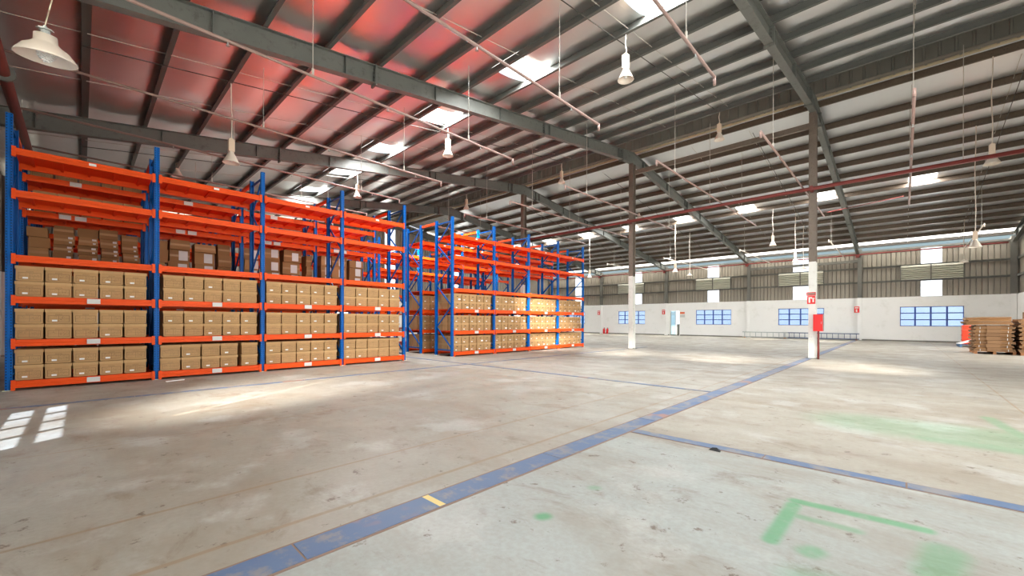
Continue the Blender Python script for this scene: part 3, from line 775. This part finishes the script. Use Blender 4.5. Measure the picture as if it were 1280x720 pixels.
# ------------------------------------------------------------------ loose cartons on the second row rack
tape_n = [0]
def carton(xl, xr, yt, yb, X, label, lab=None, tape=True, tilt=0.0):
    """front face spans the photo box (xl..xr, yt..yb) on the plane X"""
    a = atX(xl, yt, X); b = atX(xr, yt, X); zt = atX((xl + xr) / 2, yt, X).z; zb = atX((xl + xr) / 2, yb, X).z
    w = b.y - a.y; h = zt - zb; dpt = 0.42
    o = empty('carton', (X - dpt / 2, (a.y + b.y) / 2, zb))
    return o, w, h, dpt
def put_carton(y0, y1, z0, z1, X, label, lab, tape):
    w, h, dpt = y1 - y0, z1 - z0, 0.40
    j = lambda: RB.uniform(-0.012, 0.012)
    m = MB(); c8 = []
    for zz in (0, h):
        for sx, sy in ((-1, -1), (1, -1), (1, 1), (-1, 1)): c8.append((sx * dpt / 2, sy * (w / 2 - 0.004) + (j() if zz else 0), zz))
    m.hexa(c8)
    o = m.build('carton', 'cardboard_plain', None, loc=(X - dpt / 2, (y0 + y1) / 2, z0)); tag(o, label, 'box', 'loose cartons on the fourth shelf of the second row')
    if tape: MB().box(dpt / 2 + 0.001, dpt / 2 + 0.002, -w / 2 + 0.01, w / 2 - 0.01, h * 0.5 - 0.025, h * 0.5 + 0.025).build('tape', 'tape', o)
    if lab == 'page': MB().box(dpt / 2 + 0.002, dpt / 2 + 0.004, -0.02, 0.16, h * 0.12, min(h * 0.95, h * 0.12 + 0.24)).build('paper_sheet', 'paper', o)
    elif lab == 'tags':
        MB().box(dpt / 2 + 0.002, dpt / 2 + 0.004, w * 0.18, w * 0.40, h * 0.62, h * 0.82).build('label', 'paper', o)
        MB().box(dpt / 2 + 0.002, dpt / 2 + 0.004, w * 0.22, w * 0.36, h * 0.2, h * 0.36).build('label', 'paper', o)
ZS = LV[3] + 0.001
STK = {0: [(34, 62, (284, 296, 309)), (67, 94.5, (282.5, 293.5, 306, 317)), (97, 124, (286, 297, 307.5, 319)), (125, 149, (288, 299.7, 311, 322)), (153, 175, (295, 305.6, 317, 327))],
       1: [(198, 209.5, (300.6, 312, 328)), (210.5, 238, (300, 312, 327)), (244, 271, (306, 316, 330.5)), (273, 290, (306, 319.5, 334))],
       2: [(305, 324, (311, 325, 337)), (331, 351, (311, 323, 340)), (354, 377, (313, 328, 343)), (383, 391, (320, 333))],
       3: [(402, 414, (320, 332, 345)), (416, 435, (321, 334, 348)), (436.5, 454, (326, 335))]}
LABK = {0: ['', 'tags', 'tags', 'tags', 'tags'], 1: ['', 'page', 'page', ''], 2: ['page', 'page', 'page', ''], 3: ['page', 'page', 'page']}
for b in STK:
    for si, (xl, xr, tops) in enumerate(STK[b]):
        X = XB - 0.06
        y0, y1 = atX(xl, 320, X).y, atX(xr, 320, X).y
        zs = [atX((xl + xr) / 2, q, X).z for q in tops] + [ZS]
        if zs[-2] - ZS > 0.34: zs.insert(-1, (zs[-2] + ZS) / 2)
        n = len(zs) - 1
        for k in range(n):
            pos = 'topmost' if k == 0 else ('bottom' if k == n - 1 else ORD[k] + ' from top')
            lb = '%s loose carton in %s stack from left, %s bay of second row rack' % (pos, ORD[si], ORD[b])
            sh = RB.uniform(-0.022, 0.022)
            put_carton(y0 + sh, y1 + sh + RB.uniform(-.03, .0), zs[k + 1] + 0.001, zs[k] - RB.uniform(0.0, 0.006), X + RB.uniform(-.05, .01), lb, LABK[b][si] if (k > 0 or b > 1) else '', RB.random() < 0.75)

# ------------------------------------------------------------------ sprinkler pipes
def pipe_thing(name, label, group=None):
    r = empty(name); tag(r, label, 'pipe', group); return r
r = pipe_thing('sprinkler_main', 'thick brown sprinkler main along the near wall above racks')
MB().tube((XL + 0.3, -0.98, 5.7), (XG - 0.3, -0.98, 5.7), 0.085, 12).build('pipe_run', 'pipe_brown', r, True)
for x in (-11.75, -17.9, -5.6): MB().tube((x - 0.03, -0.98, 5.7), (x + 0.03, -0.98, 5.7), 0.15, 16).build('flange', 'steel_grey', r)
for x in (-15.0, -8.2, -1.5): MB().tube((x, -0.98, 5.7), (x, -0.98, roof_z(-0.98) - 0.2), 0.008, 5).build('hanger', 'wire', r)
r = pipe_thing('sprinkler_main', 'red sprinkler main crossing in front of the ridge columns')
MB().tube((XL + 0.3, 16.98, 5.74), (XG - 0.05, 16.98, 5.74), 0.06, 12).build('pipe_run', 'pipe_red', r, True)
for x in (-18.9, -12.2, -5.5, 1.2): MB().tube((x, 16.98, 5.74), (x, 16.98, 9.0), 0.008, 5).build('hanger', 'wire', r)
for x in FRAMES: MB().box(x - 0.04, x + 0.04, 16.9, 17.18, 5.66, 5.82).build('pipe_clamp', 'pipe_red', r)
r = pipe_thing('sprinkler_main', 'thin red sprinkler main along the top of far wall')
MB().tube((XL + 0.3, YF - 0.36, 5.79), (XG - 0.35, YF - 0.36, 5.79), 0.045, 10).build('pipe_run', 'pipe_red', r, True)
for x in FRAMES: MB().box(x - 0.1, x + 0.1, YF - 0.42, YF - 0.305, 5.60, 5.74).build('pipe_clamp', 'pipe_red', r)
r = pipe_thing('conduit_pipe', 'short red conduit sloping under the far roof')
MB().tube((-2.9, 27.0, 7.0), (0.0, 27.0, 7.25), 0.018, 8).build('pipe_run', 'pipe_red', r, True)
def branch(x, y0, y1, z, label, end, heads, hangers, mat='pipe_pink', rad=0.026):
    r = pipe_thing('sprinkler_branch', label, 'sprinkler branch pipes')
    MB().tube((x, y0, z), (x, y1, z), rad, 8).build('pipe_run', mat, r, True)
    ye = y1 if end > 0 else y0
    MB().tube((x, ye, z + 0.02), (x, ye, z - 0.14), rad, 8).build('drop_elbow', mat, r, True)
    for y in heads:
        h = MB().tube((x, y, z), (x, y, z - 0.08), 0.012, 6).tube((x, y, z - 0.08), (x, y, z - 0.085), 0.03, 8); h.build('sprinkler_head', 'alu', r)
    for y in hangers:
        MB().tube((x, y, z + rad), (x, y, roof_z(y) - 0.05), 0.007, 5).tube((x, y, z + 0.02), (x, y, z + 0.14), 0.022, 6).build('hanger', 'wire', r)
BX = [-2.5, -5.0, -7.8, -10.75, -13.45, -16.2, -19.0]
for i, x in enumerate(BX):
    branch(x, -0.89, 7.95 + 0.12 * (i % 3), 5.7, 'pink sprinkler branch under near roof, %s from the right' % ORD[i], 1, (1.6, 4.4, 7.0), (2.9, 6.6))
for i, x in enumerate([0.15, -2.5, -5.1, -8.3, -10.9, -13.6, -16.4]):
    branch(x, 11.3, 22.2 if i < 3 else 20.5, 5.832, 'pink sprinkler branch across the red main, %s from the right' % ORD[i], -1, (13.2, 15.6), (12.6, 19.8), rad=0.028)
for i, x in enumerate([2.6, -2.9, -7.2, -11.9, -16.3]):
    branch(x, 27.6, YF - 0.45, 5.62, 'pale sprinkler branch reaching the far wall, %s from the right' % ORD[i], -1, (29.5,), (28.6,), mat='lamp_white')

# ------------------------------------------------------------------ high bay lamps
refl_me = MB().lathe([(0.055, 0.27), (0.06, 0.24), (0.085, 0.19), (0.16, 0.03), (0.18, 0.0), (0.172, 0.0), (0.155, 0.03), (0.08, 0.18), (0.05, 0.22)], 20).mesh('reflector', 'lamp_white', True)
inner_me = MB().lathe([(0.02, 0.20), (0.04, 0.17), (0.045, 0.10), (0.03, 0.05), (0.001, 0.03)], 12).mesh('bulb', 'bulb', True)
ball_me = MB().box(-0.06, 0.06, -0.06, 0.06, 0.27, 0.56).box(-0.03, 0.03, -0.03, 0.03, 0.56, 0.59).mesh('ballast_box', 'lamp_box')
wide_me = MB().lathe([(0.03, 0.17), (0.04, 0.13), (0.19, 0.02), (0.20, 0.0), (0.19, 0.0), (0.17, 0.02), (0.03, 0.11)], 20).mesh('reflector', 'lamp_white', True)
def lamp(px_, py_, Y, label, kind=0, X=None):
    Y = min(PUR_N + PUR_F, key=lambda v: abs(v - Y)); q = atY(px_, py_, Y)
    r = empty('high_bay_lamp', (q.x, q.y, q.z)); tag(r, label, 'lamp', 'high bay lamps')
    if kind == 0:
        obj('reflector', refl_me, r); obj('bulb', inner_me, r); obj('ballast_box', ball_me, r); z0 = 0.58
    else:
        obj('reflector', wide_me, r); obj('bulb', inner_me, r, (0, 0, -0.04)); z0 = 0.16
    ztop = roof_z(q.y) - 0.2 - q.z
    m = MB(); n = 5; pts = [(0.015 * math.sin(k * 1.7), 0.01 * math.sin(k), z0 + (ztop - z0) * k / n) for k in range(n + 1)]
    m.path(pts, 0.013, 5).build('cord', 'lamp_white', r)
    return r
lamp(782, 100, 8.4, 'white high bay lamp hanging nearest the photo centre top')
lamp(560, 195, 8.4, 'white high bay lamp hanging right of the second skylight')
lamp(289, 204, 2.4, 'cream high bay lamp above the second bay of near rack')
lamp(222, 221, 2.4, 'dim high bay lamp just above the near rack top beam')
lamp(447, 247, 8.6, 'high bay lamp above the last bay of near rack')
lamp(899, 175, 16.3, 'brownish high bay lamp beneath the ridge, right of centre column')
lamp(702, 229, 16.3, 'brownish high bay lamp beneath the ridge between two columns')
lamp(583, 261, 16.3, 'brownish high bay lamp beneath the ridge above the far racks')
lamp(1240, 205, 18.6, 'high bay lamp partly behind the red main at right')
lamp(1219, 309, 22.5, 'white high bay lamp hanging low above the cardboard stack')
lamp(966, 307, 26.9, 'tan high bay lamp left of the red cabinet column')
lamp(994, 328, 28.4, 'lower white high bay lamp beside the red cabinet column')
lamp(844, 340, 26.8, 'white high bay lamp on long cord before far wall')
lamp(862, 344.5, 28.2, 'flat white lamp right beside the long cord lamp', 1)
lamp(737, 347, 26.8, 'white high bay lamp just right of the far rack end')
lamp(799, 273, 24.4, 'dark little high bay lamp behind the middle white column')
lamp(1004, 336, 31.0, 'flat small lamp behind the red cabinet column', 1)
lamp(1205, 328, 33.0, 'flat small lamp near the right louvre vent', 1)
# the near bell lamp with a spiral tube, tilted
q = CC + ray(58, 74) * 5.0
r = empty('bell_lamp', q); tag(r, 'cream bell shade lamp with spiral bulb at upper left', 'lamp')
MB().lathe([(0.0, 0.27), (0.10, 0.27), (0.105, 0.19), (0.13, 0.16), (0.20, 0.11), (0.265, 0.02), (0.272, 0.0), (0.262, 0.0), (0.19, 0.10), (0.10, 0.15), (0.0, 0.17)], 28).build('shade', 'lamp_white', r, True)
MB().tube((0, 0, 0.27), (0, 0, 0.34), 0.045, 12).tube((0, 0, 0.33), (0, 0, 0.345), 0.075, 8).tube((0, 0, 0.345), (0, 0, 0.38), 0.02, 8).build('holder', 'alu', r)
m = MB(); n = 64
for s0 in (0, math.pi):
    pts = [(0.075 * math.sin(math.pi * (k / n * 0.85 + 0.08)) * math.cos(k * 0.42 + s0), 0.075 * math.sin(math.pi * (k / n * 0.85 + 0.08)) * math.sin(k * 0.42 + s0), 0.13 - 0.16 * k / n) for k in range(n + 1)]
    m.path(pts, 0.011, 6)
m.build('spiral_tube', 'bulb', r, True)
ax = CR; r.rotation_mode = 'QUATERNION'
from mathutils import Quaternion
r.rotation_quaternion = Quaternion(CF, math.radians(4)) @ Quaternion(CR, math.radians(6))
m = MB(); up = r.rotation_quaternion.inverted() @ Vector((0, 0, 1)); top = Vector((0, 0, 0.38))
inv = r.rotation_quaternion.inverted(); tip = inv @ (Vector((q.x - 0.05, PUR_N[13], roof_z(PUR_N[13]) - 0.2)) - q)
pts = [top.lerp(tip, k / 8) + (inv @ CR) * (-0.05 * math.sin(k / 8 * 3.14)) for k in range(9)]
m.path(pts, 0.007, 6).build('cord', 'lamp_inner', r, True)

# ------------------------------------------------------------------ column fittings, signs, ladder, extinguishers
cx = FRAMES[0]
r = empty('hose_cabinet', (cx + 0.19, YR - 0.245, 0)); tag(r, 'red fire hose cabinet fixed to the white column', 'cabinet')
MB().box(-0.13, 0.13, -0.14, 0.10, 0.94, 1.50).build('body', 'signal_red', r)
dd = MB().box(-0.12, 0.12, -0.152, -0.14, 0.955, 1.485).build('door', 'signal_red', r)
MB().box(0.085, 0.10, -0.165, -0.152, 1.18, 1.26).build('handle', 'alu', dd)
MB().box(0.13, 0.136, -0.13, 0.09, 0.95, 1.49).build('side_panel', 'pipe_pink', r)
MB().tube((0.0, -0.02, 0.0), (0.0, -0.02, 0.94), 0.03, 10).build('riser_pipe', 'pipe_red', r, True)
r = empty('fire_sign', (cx - 0.02, YR - 0.135, 0)); tag(r, 'red and white fire equipment sign on white column', 'sign')
MB().box(-0.14, 0.12, -0.006, 0, 2.14, 2.26).build('header_panel', 'signal_red', r)
MB().box(-0.12, 0.10, -0.012, -0.006, 2.17, 2.235).build('header_print', 'pipe_pink', r)
pn = MB().box(-0.12, 0.11, -0.006, 0, 1.86, 2.13).build('picture_panel', 'signal_red', r)
MB().box(-0.08, -0.03, -0.01, -0.006, 1.9, 2.09).box(-0.03, 0.02, -0.01, -0.006, 2.05, 2.09).box(0.03, 0.07, -0.01, -0.006, 1.92, 2.02).box(0.0, 0.09, -0.01, -0.006, 2.03, 2.06).build('pictogram', 'sign_white', pn)
def wall_sign(px_, py_, lb, w=0.27, h=0.42):
    q = atY(px_, py_, YF - 0.31)
    r = empty('fire_sign', (q.x, YF - 0.305, q.z)); tag(r, lb, 'sign', 'fire signs on far wall columns')
    MB().box(-w / 2, w / 2, -0.008, 0, -h / 2, h / 2).build('panel', 'signal_red', r)
    MB().box(-w * .2, w * .1, -0.012, -0.008, -h * .38, h * .05).box(-w * .35, w * .35, -0.012, -0.008, h * .2, h * .36).build('print', 'sign_white', r)
wall_sign(829.5, 390, 'red fire sign left of the far doorway')
wall_sign(1071, 387, 'red fire sign above the ladder end')
wall_sign(748.5, 391, 'red fire sign above the fire extinguishers')
q = atY(853, 391.5, YF); r = empty('door_sign', (q.x, YF, q.z)); tag(r, 'orange and grey notice beside the far doorway', 'sign')
MB().box(-0.2, 0.2, -0.012, 0, -0.06, 0.1).build('orange_panel', 'orange_sign', r)
MB().box(-0.25, 0.22, -0.012, 0, -0.36, -0.12).build('grey_panel', 'plate_grey', r)
for i, px_ in enumerate((755.0, 759.0)):
    q = atZ(px_, 416.0); q = Vector((q.x * (YF - 0.35) / q.y, YF - 0.35, 0)); r = empty('fire_extinguisher', q); tag(r, 'red fire extinguisher on floor by far wall, %s one' % ('left', 'right')[i], 'extinguisher', 'fire extinguishers')
    MB().lathe([(0.0, 0), (0.09, 0), (0.1, 0.03), (0.1, 0.42), (0.08, 0.48), (0.035, 0.52), (0.03, 0.56), (0, 0.56)], 14).build('cylinder', 'signal_red', r, True)
    MB().box(-0.02, 0.1, -0.015, 0.015, 0.56, 0.6).build('lever', 'black', r)
    MB().path([(0.03, 0, 0.56), (0.12, 0, 0.5), (0.13, 0, 0.25)], 0.012, 6).build('hose', 'black', r)
def ladder(x0, x1, y, z0, z1, n, mat, label, lean):
    r = empty('ladder', ((x0 + x1) / 2, y, z0)); tag(r, label, 'ladder', 'ladders lying along the far wall'); L = (x1 - x0) / 2; h = z1 - z0
    for zz in (0.03, h - 0.03):
        MB().box(-L, L, -0.025, 0.025, zz - 0.03, zz + 0.03).build('rail', mat, r)
    rung = MB().box(-0.016, 0.016, -0.016, 0.016, 0.06, h - 0.06).mesh('rung', mat)
    for k in range(n): obj('rung', rung, r, (-L + 0.15 + (2 * L - 0.3) * k / (n - 1), 0, 0))
    for zz in (0.0, ): MB().box(-L + 0.1, -L + 0.2, -0.06, 0.06, -z0, 0.02).box(L - 0.2, L - 0.1, -0.06, 0.06, -z0, 0.02).build('support_block', 'pallet_wood', r)
ladder(-9.2, -6.2, YF - 0.55, 0.05, 0.47, 8, 'alu', 'pale aluminium ladder lying on its side at far wall', 0)
ladder(-6.6, -2.15, YF - 0.38, 0.05, 0.47, 14, 'alu_blue', 'longer dark ladder lying on its side at far wall', 0)

# ------------------------------------------------------------------ flattened carton stacks, crates and pallets at the right
def pallet(name, x0, x1, y0, y1, mat, label, h=0.12, z=0):
    r = empty(name, ((x0 + x1) / 2, (y0 + y1) / 2, z)); tag(r, label, 'pallet', None); wx, wy = (x1 - x0) / 2, (y1 - y0) / 2
    n = 6
    for k in range(n):
        y = -wy + 0.05 + (2 * wy - 0.1) * k / (n - 1)
        MB().box(-wx, wx, y - 0.05, y + 0.05, h - 0.02, h).build('slat', mat, r)
    for k in range(3):
        x = -wx + 0.05 + (2 * wx - 0.1) * k / 2
        MB().box(x - 0.04, x + 0.04, -wy, wy, 0.0, h - 0.02).build('runner', mat, r)
    return r
SX0, SX1, SY0, SY1 = 2.02, 3.08, 24.55, 26.3
pallet('wooden_pallet', SX0 + 0.02, SX1 + 0.05, SY0 + 0.05, SY1, 'pallet_wood', 'wooden pallet under the main cardboard stack')
def bundle(x0, x1, y0, y1, z0, z1, label, group, seed):
    R_ = random.Random(seed); w = x1 - x0
    r = empty('flattened_carton_bundle', ((x0 + x1) / 2, (y0 + y1) / 2, z0)); tag(r, label, 'cardboard', group)
    h = z1 - z0; n = 3; hy = (y1 - y0) / 2
    MB().box(-0.17 * w, 0.17 * w, -hy, hy, 0.002, h - 0.002).build('centre_panels', 'cardboard_flat', r)
    for sx in (-1, 1):
        m = MB()
        for k in range(n):
            za = h * k / n + 0.003; zb = h * (k + 1) / n - 0.006
            if k == n - 1: continue
            dr = R_.uniform(-0.015, 0.02); a, b = sorted((sx * 0.17 * w, sx * (w / 2 + dr)))
            m.box(a, b, -hy + R_.uniform(0, 0.03), hy - R_.uniform(0, 0.03), za, zb)
        m.build('flaps', 'cardboard_flat', r)
    MB().box(-0.44 * w, 0.44 * w, -hy + 0.07, hy - 0.07, 0.001, h - 0.001).build('inner_sheets', 'cardboard_plain', r)
    for sx in (-0.34, 0.34):
        MB().box(sx * w - 0.008, sx * w + 0.008, -hy - 0.004, -hy + 0.0, 0.0, h * 0.6).build('strap', 'plate_grey', r)
z = 0.12; hb = (1.13 - 0.12) / 7
for k in range(7):
    s_ = random.Random(k).uniform(-.02, .02)
    bundle(SX0 + s_, SX1 + s_, SY0 + abs(s_), SY1, z, z + hb - 0.002, 'strapped bundle of flat cartons, %s from bottom of main stack' % ORD[k], 'bundles in the main cardboard stack', k); z += hb
# loose flattened sheets on top
zt = z
for k in range(6):
    R_ = random.Random(40 + k); th = 0.05
    o = MB()
    n = 8; wx = 0.60 + R_.uniform(-.05, .05); vs = []
    for i in range(n + 1):
        u = -wx + 2 * wx * i / n - 0.12; dz = -0.06 * max(0, -(u + 0.3))
        for yy in (-0.9, 0.75):
            vs += [(u, yy, dz), (u, yy, dz + th - 0.004)]
    fs = []
    for i in range(n):
        a, b = 4 * i, 4 * i + 4
        fs += [(a, b, b + 1, a + 1), (a + 1, b + 1, b + 3, a + 3), (a + 3, b + 3, b + 2, a + 2), (a + 2, b + 2, b, a)]
    fs += [(0, 1, 3, 2), (4 * n, 4 * n + 2, 4 * n + 3, 4 * n + 1)]
    o = MB().add(vs, fs).build('flattened_carton', 'cardboard_flat' if k in (2, 5) else 'cardboard_plain', None, loc=((SX0 + SX1) / 2 + R_.uniform(-.06, .04), (SY0 + SY1) / 2 + R_.uniform(-.04, .04), zt + 0.03 + k * th + 0.002))
    o.rotation_euler.z = R_.uniform(-.03, .03)
    tag(o, 'loose flattened carton on main stack, %s above the bundles' % ORD[k], 'cardboard', 'loose flattened cartons')
pallet('wooden_pallet', 3.2, 4.3, SY0 - 0.1, SY1, 'pallet_wood', 'wooden pallet under the right cardboard stack at frame edge')
z = 0.12
for k in range(8):
    s_ = random.Random(60 + k).uniform(-.03, .03)
    bundle(3.18 + s_, 4.3 + s_, SY0 - 0.12 + abs(s_), SY1, z, z + 0.155, 'strapped bundle of flat cartons, %s from bottom of right stack' % ORD[k], 'bundles in the right cardboard stack', 80 + k); z += 0.157
o = MB().box(-0.3, 0.3, -0.25, 0.25, 0, 0.26).build('carton', 'cardboard_flat', None, loc=(3.62, SY0 + 0.2, z + 0.002)); tag(o, 'upright tan carton on top of the right cardboard stack', 'box')
pallet('plastic_pallet', 2.05, 3.25, 30.6, 32.4, 'pallet_blue', 'blue pallet behind the main cardboard stack')
for k in range(4):
    r = empty('plastic_crate', (2.6, 31.6, 0.122 + k * 0.245)); tag(r, 'red plastic crate, %s from bottom of the crate stack' % ORD[k], 'crate', 'stacked red crates')
    m = MB().box(-0.4, 0.4, -0.3, -0.27, 0, 0.235).box(-0.4, 0.4, 0.27, 0.3, 0, 0.235).box(-0.4, -0.37, -0.27, 0.27, 0, 0.235).box(0.37, 0.4, -0.27, 0.27, 0, 0.235).box(-0.37, 0.37, -0.27, 0.27, 0, 0.02)
    m.build('shell', 'crate_red', r)
    MB().box(-0.42, 0.42, -0.32, -0.30, 0.19, 0.235).box(-0.42, -0.40, -0.32, 0.3, 0.2, 0.235).build('rim', 'crate_red', r)
o = MB().box(-0.35, 0.35, -0.3, 0.3, 0, 0.03).build('paper_sack', 'sticker', None, loc=(2.35, 30.9, 0.27)); o.rotation_euler = (0.0, -0.35, 0.2)
tag(o, 'white folded sack leaning by the red crates', 'sack')
